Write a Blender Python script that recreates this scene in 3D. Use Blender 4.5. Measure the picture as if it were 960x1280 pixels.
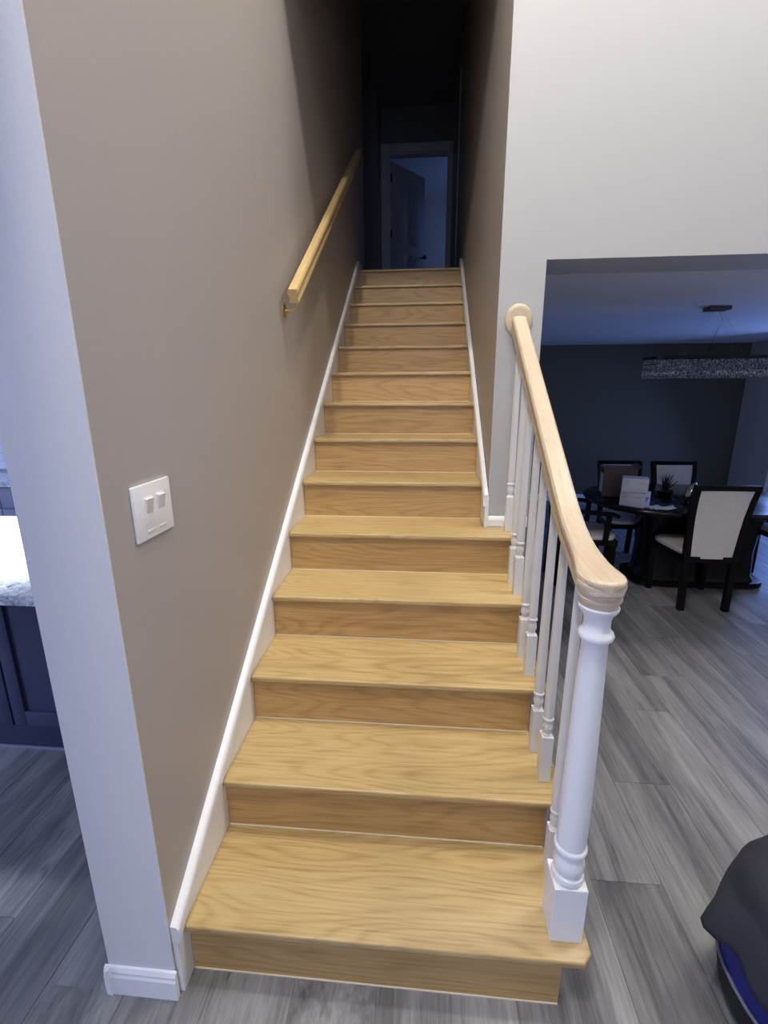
import bpy, bmesh, math, random
from mathutils import Vector, Matrix

random.seed(7)
scene = bpy.context.scene
for o in list(bpy.data.objects):
    bpy.data.objects.remove(o)
C = scene.collection

# ------------------------------------------------------------------ camera
cam_d = bpy.data.cameras.new('camera')
cam_d.sensor_fit = 'VERTICAL'
cam_d.sensor_height = 36.0
cam_d.lens = 588.73 * 36.0 / 1280.0
cam_d.clip_start = 0.02
cam_d.clip_end = 60
cam = bpy.data.objects.new('camera', cam_d)
C.objects.link(cam)
YAW, PITCH, ROLL = 0.08696, -0.25143, 0.0049
Mr = (Matrix.Rotation(YAW, 3, 'Z') @ Matrix.Rotation(PITCH, 3, 'X') @ Matrix.Rotation(ROLL, 3, 'Y'))
right, fwd, up = Mr.col[0], Mr.col[1], Mr.col[2]
cm = Matrix.Identity(4)
for i in range(3):
    cm[i][0] = right[i]; cm[i][1] = up[i]; cm[i][2] = -fwd[i]
cm.translation = (0.6296, -0.9068, 1.5892)
cam.matrix_world = cm
scene.camera = cam

# ------------------------------------------------------------------ world, exposure
scene.view_settings.view_transform = 'Standard'
scene.view_settings.look = 'None'
scene.view_settings.gamma = 1.0
scene.view_settings.use_curve_mapping = False
scene.view_settings.exposure = -0.25
world = bpy.data.worlds.new('world')
scene.world = world
world.use_nodes = True
wb = world.node_tree.nodes['Background']
wb.inputs['Color'].default_value = (0.36, 0.5, 1.0, 1)
wb.inputs['Strength'].default_value = 0.25

# ------------------------------------------------------------------ lights
def area(name, loc, target, size, power, color, size_y=None, spread=None, shape=None):
    d = bpy.data.lights.new(name, 'AREA')
    d.energy = power
    d.color = color
    d.shape = shape or ('RECTANGLE' if size_y else 'DISK')
    d.size = size
    if size_y: d.size_y = size_y
    if spread: d.spread = math.radians(spread)
    o = bpy.data.objects.new(name, d)
    C.objects.link(o)
    o.location = loc
    o.rotation_euler = (Vector(target) - Vector(loc)).to_track_quat('-Z', 'Y').to_euler()
    return o

WARM = (1.0, 0.94, 0.865)
COOL = (0.41, 0.53, 1.0)
BLUE = (0.22, 0.38, 1.0)
# ceiling lamps of the tall living room
area('ceiling_lamp_near_stairs', (0.85, 0.52, 4.85), (0.85, 0.52, 0), 0.14, 50, WARM)
pd = bpy.data.lights.new('pendant_lamp_hall', 'POINT')
pd.energy = 215; pd.color = WARM; pd.shadow_soft_size = 0.08
po = bpy.data.objects.new('pendant_lamp_hall', pd); C.objects.link(po); po.location = (0.09, -0.95, 4.55)
area('ceiling_lamp_rear', (1.3, -3.3, 4.85), (1.3, -3.3, 0), 0.2, 10, WARM)
area('ceiling_lamp_side', (2.7, 0.75, 4.85), (2.7, 0.75, 0), 0.9, 78, WARM)
# daylight through the window behind the camera
area('daylight_living_window', (0.85, -4.35, 1.8), (0.85, 0, 1.2), 1.6, 52, COOL, 2.0)
# daylight through the dining room glass door
area('daylight_dining_door', (5.35, 4.2, 1.15), (3.2, 3.0, 0.0), 2.0, 82, BLUE, 1.9)
# kitchen: added fills over the island and floor, and daylight from its window
area('kitchen_island_fill', (-1.5, 1.05, 2.15), (-1.5, 1.05, 0), 0.5, 60, (0.8, 0.9, 1.0), 0.4, 60)  # added fill, whitens the worktop in place of window light
area('daylight_kitchen_window', (-4.0, 1.6, 1.7), (-2.4, 3.0, 1.0), 1.2, 26, COOL, 1.0)
area('kitchen_floor_fill', (-4.0, -0.9, 1.4), (-1.0, 0.4, 0.0), 1.5, 150, COOL, 1.8)  # added fill to lift the kitchen floor, not a known door
# faint daylight in the bedroom upstairs
area('daylight_bedroom_window', (1.9, 8.0, 4.2), (0.4, 8.9, 3.9), 1.2, 6.5, BLUE, 1.2)

# ------------------------------------------------------------------ materials
MATS = {}
def nt(name):
    m = bpy.data.materials.new(name)
    m.use_nodes = True
    t = m.node_tree
    b = t.nodes['Principled BSDF']
    return m, t, b
def N(t, kind, **kw):
    n = t.nodes.new(kind)
    for k, v in kw.items():
        if k in n.inputs: n.inputs[k].default_value = v
        else: setattr(n, k, v)
    return n
def ramp(t, stops):
    r = t.nodes.new('ShaderNodeValToRGB')
    e = r.color_ramp.elements
    while len(e) < len(stops): e.new(0.5)
    for i, (p, c) in enumerate(stops):
        e[i].position = p
        e[i].color = (c[0], c[1], c[2], 1)
    return r
def obj_coords(t, scale, seed=True, amount=20.0):
    tc = N(t, 'ShaderNodeTexCoord')
    src = tc.outputs['Object']
    if seed:
        oi = N(t, 'ShaderNodeObjectInfo')
        mu = N(t, 'ShaderNodeMath', operation='MULTIPLY'); mu.inputs[1].default_value = amount
        t.links.new(oi.outputs['Random'], mu.inputs[0])
        ad = N(t, 'ShaderNodeVectorMath', operation='ADD')
        t.links.new(src, ad.inputs[0]); t.links.new(mu.outputs[0], ad.inputs[1])
        src = ad.outputs[0]
    mp = N(t, 'ShaderNodeMapping')
    mp.inputs['Scale'].default_value = scale
    t.links.new(src, mp.inputs['Vector'])
    return mp.outputs['Vector']

def plain(name, col, rough=0.5, var=0.05, nscale=30.0, bump=0.0, metal=0.0, spec=0.5, coat=0.0):
    m, t, b = nt(name)
    v = obj_coords(t, (1, 1, 1))
    n = N(t, 'ShaderNodeTexNoise', Scale=nscale, Detail=4.0)
    t.links.new(v, n.inputs['Vector'])
    lo = [max(0, c * (1 - var)) for c in col]; hi = [min(1, c * (1 + var)) for c in col]
    r = ramp(t, [(0.3, lo), (0.7, hi)])
    t.links.new(n.outputs['Fac'], r.inputs['Fac'])
    t.links.new(r.outputs['Color'], b.inputs['Base Color'])
    b.inputs['Roughness'].default_value = rough
    b.inputs['Metallic'].default_value = metal
    b.inputs['Specular IOR Level'].default_value = spec
    b.inputs['Coat Weight'].default_value = coat
    b.inputs['Coat Roughness'].default_value = 0.1
    if bump:
        bp = N(t, 'ShaderNodeBump', Strength=bump, Distance=0.002)
        t.links.new(n.outputs['Fac'], bp.inputs['Height'])
        t.links.new(bp.outputs['Normal'], b.inputs['Normal'])
    MATS[name] = m
    return m

def wood(name, dark, mid, light, stretch, rough=0.35, rings=7.0, contrast=1.0):
    # contour lines of a stretched noise field give the cathedral grain of plain-sawn oak
    m, t, b = nt(name)
    v = obj_coords(t, stretch, True, 37.0)
    n1 = N(t, 'ShaderNodeTexNoise', Scale=1.0, Detail=1.5, Roughness=0.4)
    t.links.new(v, n1.inputs['Vector'])
    mu = N(t, 'ShaderNodeMath', operation='MULTIPLY'); mu.inputs[1].default_value = rings * 6.28
    t.links.new(n1.outputs['Fac'], mu.inputs[0])
    sn = N(t, 'ShaderNodeMath', operation='SINE'); t.links.new(mu.outputs[0], sn.inputs[0])
    ab = N(t, 'ShaderNodeMath', operation='MULTIPLY_ADD'); ab.inputs[1].default_value = 0.5; ab.inputs[2].default_value = 0.5
    t.links.new(sn.outputs[0], ab.inputs[0])
    pw = N(t, 'ShaderNodeMath', operation='POWER'); pw.inputs[1].default_value = 2.5
    t.links.new(ab.outputs[0], pw.inputs[0])
    # fine pores along the grain
    n2 = N(t, 'ShaderNodeTexNoise', Scale=1.0, Detail=6.0, Roughness=0.7)
    mp2 = N(t, 'ShaderNodeMapping'); mp2.inputs['Scale'].default_value = tuple(4.0 if q == min(stretch) else 22.0 for q in stretch)
    t.links.new(v, mp2.inputs['Vector']); t.links.new(mp2.outputs[0], n2.inputs['Vector'])
    # broad tone drift
    n3 = N(t, 'ShaderNodeTexNoise', Scale=0.6, Detail=2.0)
    t.links.new(v, n3.inputs['Vector'])
    ma = N(t, 'ShaderNodeMath', operation='MULTIPLY_ADD'); ma.inputs[1].default_value = -0.20 * contrast; ma.inputs[2].default_value = 0.06
    t.links.new(pw.outputs[0], ma.inputs[0])
    dr = N(t, 'ShaderNodeMath', operation='MULTIPLY_ADD'); dr.inputs[1].default_value = 0.35; dr.inputs[2].default_value = -0.175
    t.links.new(n3.outputs['Fac'], dr.inputs[0])
    s1 = N(t, 'ShaderNodeMath', operation='ADD'); t.links.new(ma.outputs[0], s1.inputs[0]); t.links.new(dr.outputs[0], s1.inputs[1])
    sub = N(t, 'ShaderNodeMath', operation='ADD'); t.links.new(s1.outputs[0], sub.inputs[0]); t.links.new(n2.outputs['Fac'], sub.inputs[1])
    r = ramp(t, [(0.28, dark), (0.5, mid), (0.72, light)])
    t.links.new(sub.outputs[0], r.inputs['Fac'])
    oi = N(t, 'ShaderNodeObjectInfo')
    hs = N(t, 'ShaderNodeHueSaturation')
    mr = N(t, 'ShaderNodeMapRange'); mr.inputs[3].default_value = 0.92; mr.inputs[4].default_value = 1.07
    t.links.new(oi.outputs['Random'], mr.inputs[0]); t.links.new(mr.outputs[0], hs.inputs['Value'])
    t.links.new(r.outputs['Color'], hs.inputs['Color'])
    t.links.new(hs.outputs[0], b.inputs['Base Color'])
    b.inputs['Roughness'].default_value = rough
    bp = N(t, 'ShaderNodeBump', Strength=0.12, Distance=0.001)
    t.links.new(sub.outputs[0], bp.inputs['Height']); t.links.new(bp.outputs['Normal'], b.inputs['Normal'])
    MATS[name] = m
    return m

def plank_mat(name, seeded=True):
    m, t, b = nt(name)
    v = obj_coords(t, (11, 0.9, 1), seeded, 51.0)
    n1 = N(t, 'ShaderNodeTexNoise', Scale=1.0, Detail=3.0, Roughness=0.55, Distortion=0.6)
    t.links.new(v, n1.inputs['Vector'])
    v2 = obj_coords(t, (95, 4.5, 1), seeded, 51.0)
    n2 = N(t, 'ShaderNodeTexNoise', Scale=1.0, Detail=5.0, Roughness=0.7)
    t.links.new(v2, n2.inputs['Vector'])
    v3 = obj_coords(t, (18, 2.2, 1), seeded, 83.0)
    n3 = N(t, 'ShaderNodeTexNoise', Scale=1.0, Detail=2.0, Roughness=0.5, Distortion=1.5)
    t.links.new(v3, n3.inputs['Vector'])
    mix = N(t, 'ShaderNodeMath', operation='MULTIPLY_ADD'); mix.inputs[1].default_value = 0.45
    t.links.new(n2.outputs['Fac'], mix.inputs[0])
    sc = N(t, 'ShaderNodeMath', operation='MULTIPLY'); sc.inputs[1].default_value = 0.62
    t.links.new(n1.outputs['Fac'], sc.inputs[0]); t.links.new(sc.outputs[0], mix.inputs[2])
    r = ramp(t, [(0.36, (0.085, 0.083, 0.083)), (0.52, (0.195, 0.192, 0.193)), (0.68, (0.32, 0.315, 0.314))])
    t.links.new(mix.outputs[0], r.inputs['Fac'])
    r2 = ramp(t, [(0.63, (1, 1, 1)), (0.78, (0.36, 0.34, 0.34))])
    t.links.new(n3.outputs['Fac'], r2.inputs['Fac'])
    mc = N(t, 'ShaderNodeMix', data_type='RGBA', blend_type='MULTIPLY')
    mc.inputs['Factor'].default_value = 0.8
    t.links.new(r.outputs['Color'], mc.inputs['A']); t.links.new(r2.outputs['Color'], mc.inputs['B'])
    oi = N(t, 'ShaderNodeObjectInfo')
    hs = N(t, 'ShaderNodeHueSaturation')
    mr = N(t, 'ShaderNodeMapRange'); mr.inputs[3].default_value = 0.80; mr.inputs[4].default_value = 1.18
    if seeded: t.links.new(oi.outputs['Random'], mr.inputs[0])
    else: mr.inputs[0].default_value = 0.5
    t.links.new(mr.outputs[0], hs.inputs['Value'])
    t.links.new(mc.outputs['Result'], hs.inputs['Color'])
    t.links.new(hs.outputs[0], b.inputs['Base Color'])
    b.inputs['Roughness'].default_value = 0.42
    bp = N(t, 'ShaderNodeBump', Strength=0.15, Distance=0.001)
    t.links.new(n2.outputs['Fac'], bp.inputs['Height']); t.links.new(bp.outputs['Normal'], b.inputs['Normal'])
    MATS[name] = m
    return m

def granite_mat(name):
    m, t, b = nt(name)
    v = obj_coords(t, (1, 1, 1), False)
    n = N(t, 'ShaderNodeTexNoise', Scale=26.0, Detail=8.0, Roughness=0.75, Distortion=1.2)
    t.links.new(v, n.inputs['Vector'])
    r = ramp(t, [(0.36, (0.12, 0.12, 0.15)), (0.47, (0.55, 0.56, 0.6)), (0.6, (0.86, 0.87, 0.88))])
    t.links.new(n.outputs['Fac'], r.inputs['Fac']); t.links.new(r.outputs['Color'], b.inputs['Base Color'])
    b.inputs['Roughness'].default_value = 0.15
    MATS[name] = m

def pane_mat(name):
    m, t, b = nt(name)
    tr = N(t, 'ShaderNodeBsdfTransparent'); tr.inputs[0].default_value = (0.93, 0.95, 1, 1)
    gl = N(t, 'ShaderNodeBsdfGlossy'); gl.inputs['Roughness'].default_value = 0.02
    mx = N(t, 'ShaderNodeMixShader'); mx.inputs[0].default_value = 0.06
    out = t.nodes['Material Output']
    t.links.new(tr.outputs[0], mx.inputs[1]); t.links.new(gl.outputs[0], mx.inputs[2]); t.links.new(mx.outputs[0], out.inputs[0])
    MATS[name] = m

def crystal_mat(name):
    m, t, b = nt(name)
    v = obj_coords(t, (1, 1, 1), False)
    n = N(t, 'ShaderNodeTexNoise', Scale=75.0, Detail=3.0, Roughness=0.7)
    t.links.new(v, n.inputs['Vector'])
    r = ramp(t, [(0.42, (0.03, 0.035, 0.05)), (0.5, (0.30, 0.33, 0.40)), (0.62, (1.0, 1.0, 1.0))])  # sparkle painted into the colour as dark and bright noise patches
    t.links.new(n.outputs['Fac'], r.inputs['Fac']); t.links.new(r.outputs['Color'], b.inputs['Base Color'])
    b.inputs['Roughness'].default_value = 0.08
    b.inputs['Transmission Weight'].default_value = 0.25
    b.inputs['IOR'].default_value = 1.55
    MATS[name] = m

plain('paint_taupe', (0.41, 0.375, 0.345), 0.48, 0.02, 160, 0.05)
plain('paint_grey_white', (0.455, 0.458, 0.457), 0.6, 0.015, 160, 0.05)
plain('paint_jamb', (0.75, 0.74, 0.74), 0.55, 0.02, 160, 0.05)
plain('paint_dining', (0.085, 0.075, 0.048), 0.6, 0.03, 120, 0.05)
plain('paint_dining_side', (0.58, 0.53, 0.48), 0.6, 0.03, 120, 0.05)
plain('paint_hall_dimmed', (0.16, 0.15, 0.145), 0.6, 0.03, 120, 0.05)  # darkened albedo, the gloom of the unlit hall is put into the colour
plain('ceiling_white', (0.72, 0.72, 0.72), 0.8, 0.02, 120, 0.05)
plain('trim_white', (0.88, 0.885, 0.89), 0.32, 0.01, 60)
plain('post_white', (0.84, 0.84, 0.84), 0.30, 0.01, 60)
plain('plastic_white', (0.86, 0.85, 0.84), 0.35, 0.01, 80)
plain('plastic_grey', (0.72, 0.71, 0.70), 0.35, 0.01, 80)
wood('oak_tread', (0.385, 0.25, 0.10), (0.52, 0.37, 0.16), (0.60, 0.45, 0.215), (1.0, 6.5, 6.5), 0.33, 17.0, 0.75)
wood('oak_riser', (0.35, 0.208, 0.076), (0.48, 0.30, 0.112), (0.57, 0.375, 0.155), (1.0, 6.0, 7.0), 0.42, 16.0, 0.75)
wood('maple_rail', (0.52, 0.40, 0.27), (0.60, 0.48, 0.34), (0.66, 0.55, 0.41), (14, 1.2, 5), 0.34, 8.0, 0.35)
wood('oak_wall_rail', (0.55, 0.37, 0.15), (0.68, 0.49, 0.22), (0.76, 0.57, 0.29), (14, 1.2, 5), 0.25, 8.0, 0.35)
plain('caulk_line', (0.80, 0.72, 0.55), 0.6, 0.02, 60)
plank_mat('plank'); plank_mat('plank_far', False)
plain('subfloor', (0.10, 0.10, 0.10), 0.7, 0.1, 20)
plain('navy_paint', (0.035, 0.04, 0.085), 0.4, 0.05, 40)
plain('grey_cabinet', (0.30, 0.30, 0.37), 0.4, 0.04, 40)
plain('tile_white', (0.80, 0.81, 0.86), 0.2, 0.04, 14)
plain('black_lacquer', (0.004, 0.0035, 0.004), 0.2, 0.2, 30, spec=0.25)
plain('black_wood', (0.005, 0.004, 0.004), 0.4, 0.2, 30, spec=0.12)
plain('cream_leather', (0.58, 0.56, 0.53), 0.45, 0.04, 45, 0.25)
plain('cardboard', (0.10, 0.066, 0.042), 0.8, 0.08, 40)
plain('box_white', (0.62, 0.61, 0.63), 0.6, 0.03, 30)
plain('print_grey', (0.36, 0.36, 0.40), 0.6, 0.1, 60)
plain('print_black', (0.02, 0.02, 0.03), 0.6, 0.1, 60)
plain('paper', (0.72, 0.72, 0.74), 0.7, 0.03, 40)
plain('plant_dark', (0.018, 0.028, 0.018), 0.5, 0.3, 40)
plain('gold_metal', (0.72, 0.60, 0.42), 0.22, 0.05, 20, 0, 1.0)
plain('brass', (0.62, 0.45, 0.20), 0.3, 0.08, 40, 0, 1.0)
plain('black_metal', (0.012, 0.012, 0.014), 0.35, 0.1, 40, 0, 0.6)
plain('bronze_dark', (0.10, 0.09, 0.085), 0.4, 0.1, 40, 0, 0.5)
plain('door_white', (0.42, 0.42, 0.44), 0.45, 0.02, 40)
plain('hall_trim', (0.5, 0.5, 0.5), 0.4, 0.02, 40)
plain('cloth_grey', (0.020, 0.021, 0.029), 0.92, 0.18, 220, 0.5)
plain('bag_blue', (0.006, 0.010, 0.17), 0.55, 0.15, 120, 0.3)
plain('bag_black', (0.008, 0.008, 0.010), 0.7, 0.2, 120, 0.3)
plain('piping_grey', (0.16, 0.16, 0.20), 0.6, 0.05, 60)
plain('upper_floor', (0.16, 0.11, 0.06), 0.5, 0.1, 20)
granite_mat('granite'); pane_mat('glass_pane'); crystal_mat('crystal')
M = MATS

# ------------------------------------------------------------------ mesh helpers
def wloc(o):
    v = Vector((0, 0, 0))
    while o is not None:
        v += o.location; o = o.parent
    return v
def tag(o, label=None, cat=None, group=None, kind=None):
    if label: o['label'] = label
    if cat: o['category'] = cat
    if group: o['group'] = group
    if kind: o['kind'] = kind
    return o
def empty(name, loc, label, cat, group=None, rz=0.0):
    o = bpy.data.objects.new(name, None)
    o.empty_display_size = 0.1
    C.objects.link(o)
    o.location = loc
    o.rotation_euler = (0, 0, rz)
    return tag(o, label, cat, group)
def finish(bm, name, mat, parent=None, world=True, smooth=None):
    bmesh.ops.recalc_face_normals(bm, faces=bm.faces)
    xs = [v.co for v in bm.verts]
    mn = Vector((min(v.x for v in xs), min(v.y for v in xs), min(v.z for v in xs)))
    mx = Vector((max(v.x for v in xs), max(v.y for v in xs), max(v.z for v in xs)))
    c = Vector(((mn.x + mx.x) / 2, (mn.y + mx.y) / 2, mn.z))
    bmesh.ops.translate(bm, verts=bm.verts, vec=-c)
    me = bpy.data.meshes.new(name)
    bm.to_mesh(me); bm.free()
    if mat: me.materials.append(M[mat])
    o = bpy.data.objects.new(name, me)
    C.objects.link(o)
    o.parent = parent
    o.location = c - (wloc(parent) if (world and parent) else Vector((0, 0, 0)))
    if smooth is not None:
        for p in me.polygons: p.use_smooth = True
        if smooth < 180:
            me.set_sharp_from_angle(angle=math.radians(smooth))
    return o
def add_box(bm, x0, x1, y0, y1, z0, z1, bevel=0.0, seg=2):
    r = bmesh.ops.create_cube(bm, size=1.0)
    vs = r['verts']
    for v in vs:
        v.co = Vector((x0 + (v.co.x + .5) * (x1 - x0), y0 + (v.co.y + .5) * (y1 - y0), z0 + (v.co.z + .5) * (z1 - z0)))
    if bevel:
        es = list({e for v in vs for e in v.link_edges})
        bmesh.ops.bevel(bm, geom=es, offset=bevel, segments=seg, affect='EDGES', profile=0.6)
def box(name, mat, b, parent=None, bevel=0.0, world=True, smooth=None):
    bm = bmesh.new()
    add_box(bm, *b, bevel=bevel)
    if bevel and smooth is None: smooth = 40
    return finish(bm, name, mat, parent, world, smooth)
def add_prism(bm, pts, axis, a, b):
    # pts: polygon in the two other axes (in order x,y,z without axis)
    def mk(p, t):
        if axis == 0: return (t, p[0], p[1])
        if axis == 1: return (p[0], t, p[1])
        return (p[0], p[1], t)
    va = [bm.verts.new(mk(p, a)) for p in pts]
    vb = [bm.verts.new(mk(p, b)) for p in pts]
    bm.faces.new(va); bm.faces.new(vb[::-1])
    n = len(pts)
    for i in range(n):
        bm.faces.new((va[i], vb[i], vb[(i + 1) % n], va[(i + 1) % n]))
def prism(name, mat, pts, axis, a, b, parent=None, world=True, bevel=0.0):
    bm = bmesh.new()
    add_prism(bm, pts, axis, a, b)
    if bevel:
        bmesh.ops.bevel(bm, geom=list(bm.edges), offset=bevel, segments=2, affect='EDGES', profile=0.6)
    return finish(bm, name, mat, parent, world, 40 if bevel else None)
def add_lathe(bm, prof, cx, cy, segs=24, cap=True):
    rings = []
    for r, z in prof:
        rings.append([bm.verts.new((cx + r * math.cos(2 * math.pi * k / segs), cy + r * math.sin(2 * math.pi * k / segs), z)) for k in range(segs)])
    for a, b in zip(rings, rings[1:]):
        for k in range(segs):
            bm.faces.new((a[k], a[(k + 1) % segs], b[(k + 1) % segs], b[k]))
    if cap:
        bm.faces.new(rings[0][::-1]); bm.faces.new(rings[-1])
def lathe(name, mat, prof, cx, cy, parent=None, world=True, segs=24, sharp=45):
    bm = bmesh.new(); add_lathe(bm, prof, cx, cy, segs)
    return finish(bm, name, mat, parent, world, sharp)
def add_sweep(bm, prof, path, ups=None, cap=True, scales=None):
    # prof: closed list of (side, up); path: 3D points in order
    path = [Vector(p) for p in path]
    rings = []
    for i, p in enumerate(path):
        d = (path[min(i + 1, len(path) - 1)] - path[max(i - 1, 0)]).normalized()
        u0 = Vector(ups[i]) if ups else Vector((0, 0, 1))
        s = d.cross(u0)
        if s.length < 1e-5: s = d.cross(Vector((0, 1, 0)))
        s.normalize()
        u = s.cross(d)
        k = scales[i] if scales else 1.0
        ks, ku = k if isinstance(k, tuple) else (k, k)
        rings.append([bm.verts.new(p + s * a * ks + u * b * ku) for a, b in prof])
    n = len(prof)
    for a, b in zip(rings, rings[1:]):
        for k in range(n):
            bm.faces.new((a[k], a[(k + 1) % n], b[(k + 1) % n], b[k]))
    if cap:
        bm.faces.new(rings[0][::-1]); bm.faces.new(rings[-1])
def circ(r, n=12):
    return [(r * math.cos(2 * math.pi * k / n), r * math.sin(2 * math.pi * k / n)) for k in range(n)]
def tube(name, mat, path, r, parent=None, world=True, n=12, scales=None, ups=None):
    bm = bmesh.new(); add_sweep(bm, circ(r, n), path, ups, True, scales)
    return finish(bm, name, mat, parent, world, 50)
def superell(a, b, n=48, e=3.0):
    out = []
    for k in range(n):
        t = 2 * math.pi * k / n
        c, s = math.cos(t), math.sin(t)
        out.append((a * math.copysign(abs(c) ** (2 / e), c), b * math.copysign(abs(s) ** (2 / e), s)))
    return out
def copy_tree(o, parent=None):
    c = o.copy(); C.objects.link(c); c.parent = parent
    for ch in list(o.children): copy_tree(ch, c)
    return c

# ------------------------------------------------------------------ key dimensions
R, T = 0.19, 0.28927      # riser height, going
OV, TH = 0.0215, 0.021    # nosing overhang, tread thickness
W = 0.919                 # tread width between the two skirts
XO = 1.075                # right end of the open treads
WF = 1.339                # front plane of the white wall
NL = 14
def ST(o, label=None):
    o['kind'] = 'structure'
    if label: o['label'] = label
    return o

# ------------------------------------------------------------------ room shell
ST(box('floor', 'plank_far', (-4.2, 5.4, -4.6, 7.0, -0.12, -0.003)), 'grey wood-look plank floor of the ground storey')
# left stair wall, ends in a jamb facing the camera; opening to the kitchen in front of it
HALL_Y0, HALL_Y1, HALL_Z = 4.35, 5.75, 5.0
ST(prism('wall_left', 'paint_taupe', [(-0.04, 0.0), (HALL_Y0, 0.0), (HALL_Y0, 5.15), (-0.04, 5.15)], 0, -0.192, -0.0139), 'taupe painted stair wall carrying the light switch')
bm = bmesh.new(); add_box(bm, -0.2, -0.0139, -0.044, -0.0395, 0, 5.15)
ST(finish(bm, 'trim_1', 'paint_jamb'), 'pale jamb face at the end of the taupe stair wall')
ST(box('wall_left_upper', 'paint_hall_dimmed', (-0.192, -0.0139, HALL_Y1, 6.4, 2.4, 5.15)), 'short dark wall beside the upstairs door')
# wall between the stairs and the dining room, with the part facing the camera
ST(box('wall_right', 'paint_taupe', (0.937, 1.129, WF + 0.004, 6.4, 0, 5.15)), 'taupe wall on the right side of the stairs')
ST(prism('wall_front', 'paint_grey_white', [(0.937, 0.951), (1.129, 0.951), (1.129, 2.123), (5.0, 2.123), (5.0, 4.9), (0.937, 4.9)], 1, WF - 0.006, WF + 0.004), 'bright off-white wall face above the dining room opening')
ST(box('wall_header', 'paint_grey_white', (1.129, 5.0, WF + 0.004, 1.61, 2.123, 4.9)), 'header over the opening to the dining room')
ST(box('trim_2', 'paint_taupe', (-0.0139, 0.937, WF, WF + 0.12, 3.6, 5.15)), 'bulkhead spanning the stairwell above')
# living room behind the camera
ST(box('ceiling', 'ceiling_white', (-0.2, 5.1, -4.6, WF + 0.1, 4.9, 5.0)), 'white ceiling of the tall living room')
ST(box('wall_back', 'paint_grey_white', (-4.2, 5.1, -4.6, -4.5, 0, 4.95)), 'wall behind the camera')
ST(box('wall_living_right', 'paint_grey_white', (5.0, 5.1, -4.6, 1.61, 0, 4.95)), 'right wall of the living room')
ST(box('wall_kitchen_divider', 'paint_jamb', (-0.2, -0.0139, -4.5, -2.0, 0, 4.95)), 'wall between kitchen and living room')
ST(box('wall_kitchen_header', 'paint_jamb', (-0.2, -0.0139, -2.0, -0.044, 2.9, 4.95)), 'header over the opening to the kitchen')
# kitchen shell
ST(box('ceiling_kitchen', 'ceiling_white', (-4.2, -0.2, -4.5, 3.2, 2.9, 3.0)), 'kitchen ceiling')
ST(box('wall_kitchen_left', 'paint_grey_white', (-4.2, -4.1, -4.5, 3.2, 0, 2.9)), 'left kitchen wall')
kw = ST(box('wall_kitchen', 'paint_grey_white', (-4.1, -0.2, 3.12, 3.24, 0, 2.9)), 'kitchen wall with white tile backsplash')
# dining room shell
DC = 2.19; DBY = 6.12; DRX = 4.95
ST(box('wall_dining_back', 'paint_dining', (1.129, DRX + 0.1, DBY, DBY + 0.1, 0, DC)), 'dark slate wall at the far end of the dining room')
ST(box('ceiling_dining', 'ceiling_white', (1.129, DRX + 0.1, 1.61, DBY + 0.1, DC, DC + 0.1)), 'dining room ceiling')
GD0, GD1, GDZ = 3.2, 5.38, 2.02
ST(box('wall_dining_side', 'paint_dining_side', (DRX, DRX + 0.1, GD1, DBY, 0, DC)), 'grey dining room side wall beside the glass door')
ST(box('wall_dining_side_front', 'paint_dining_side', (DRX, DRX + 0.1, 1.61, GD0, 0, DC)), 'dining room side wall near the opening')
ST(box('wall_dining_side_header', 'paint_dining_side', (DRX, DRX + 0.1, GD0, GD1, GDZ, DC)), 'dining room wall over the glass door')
ST(box('baseboard_dining', 'trim_white', (1.14, DRX, DBY - 0.014, DBY, 0, 0.1)), 'white baseboard along the dark dining room wall')
gd = bpy.data.objects.new('door_1', None); C.objects.link(gd); gd.location = (DRX + 0.05, (GD0 + GD1) / 2, 0)
ST(gd, 'sliding glass door of the dining room')
for a, b in ((GD0, GD0 + 0.06), ((GD0 + GD1) / 2 - 0.03, (GD0 + GD1) / 2 + 0.03), (GD1 - 0.06, GD1)):
    box('door_frame', 'trim_white', (DRX + 0.02, DRX + 0.08, a, b, 0, GDZ), gd)
box('door_frame', 'trim_white', (DRX + 0.02, DRX + 0.08, GD0 + 0.06, GD1 - 0.06, GDZ - 0.06, GDZ), gd)
box('door_sill', 'trim_white', (DRX + 0.02, DRX + 0.08, GD0 + 0.06, GD1 - 0.06, 0, 0.05), gd)
for a, b in ((GD0 + 0.06, (GD0 + GD1) / 2 - 0.03), ((GD0 + GD1) / 2 + 0.03, GD1 - 0.06)):
    box('pane', 'glass_pane', (DRX + 0.045, DRX + 0.053, a, b, 0.05, GDZ - 0.06), gd)
# upstairs
YD = 6.3
ST(box('floor_upper', 'upper_floor', (-1.6, 0.937, 13 * T + OV + 0.25, 9.4, 2.46, 2.655)), 'upstairs landing floor')
ST(box('ceiling_bedroom', 'ceiling_white', (-1.6, 2.6, YD + 0.12, 9.4, 5.15, 5.25)), 'bedroom ceiling upstairs')
ST(box('ceiling_upper', 'paint_hall_dimmed', (-1.6, 2.6, WF + 0.12, YD + 0.12, 5.15, 5.25)), 'ceiling over the upstairs landing')  # white ceiling given the darkened hall colour to stand in for shade
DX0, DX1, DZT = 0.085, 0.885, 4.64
ST(prism('wall_upper', 'paint_hall_dimmed', [(-1.6, 2.66), (DX0, 2.66), (DX0, DZT), (DX1, DZT), (DX1, 2.66), (2.6, 2.66), (2.6, 5.15), (-1.6, 5.15)], 1, YD, YD + 0.12), 'dark upstairs wall around the open door')
ST(box('wall_hall_left', 'paint_hall_dimmed', (-1.6, -1.5, HALL_Y0 - 0.1, YD, 2.66, 5.15)), 'far wall of the dark upstairs hallway')
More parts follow.
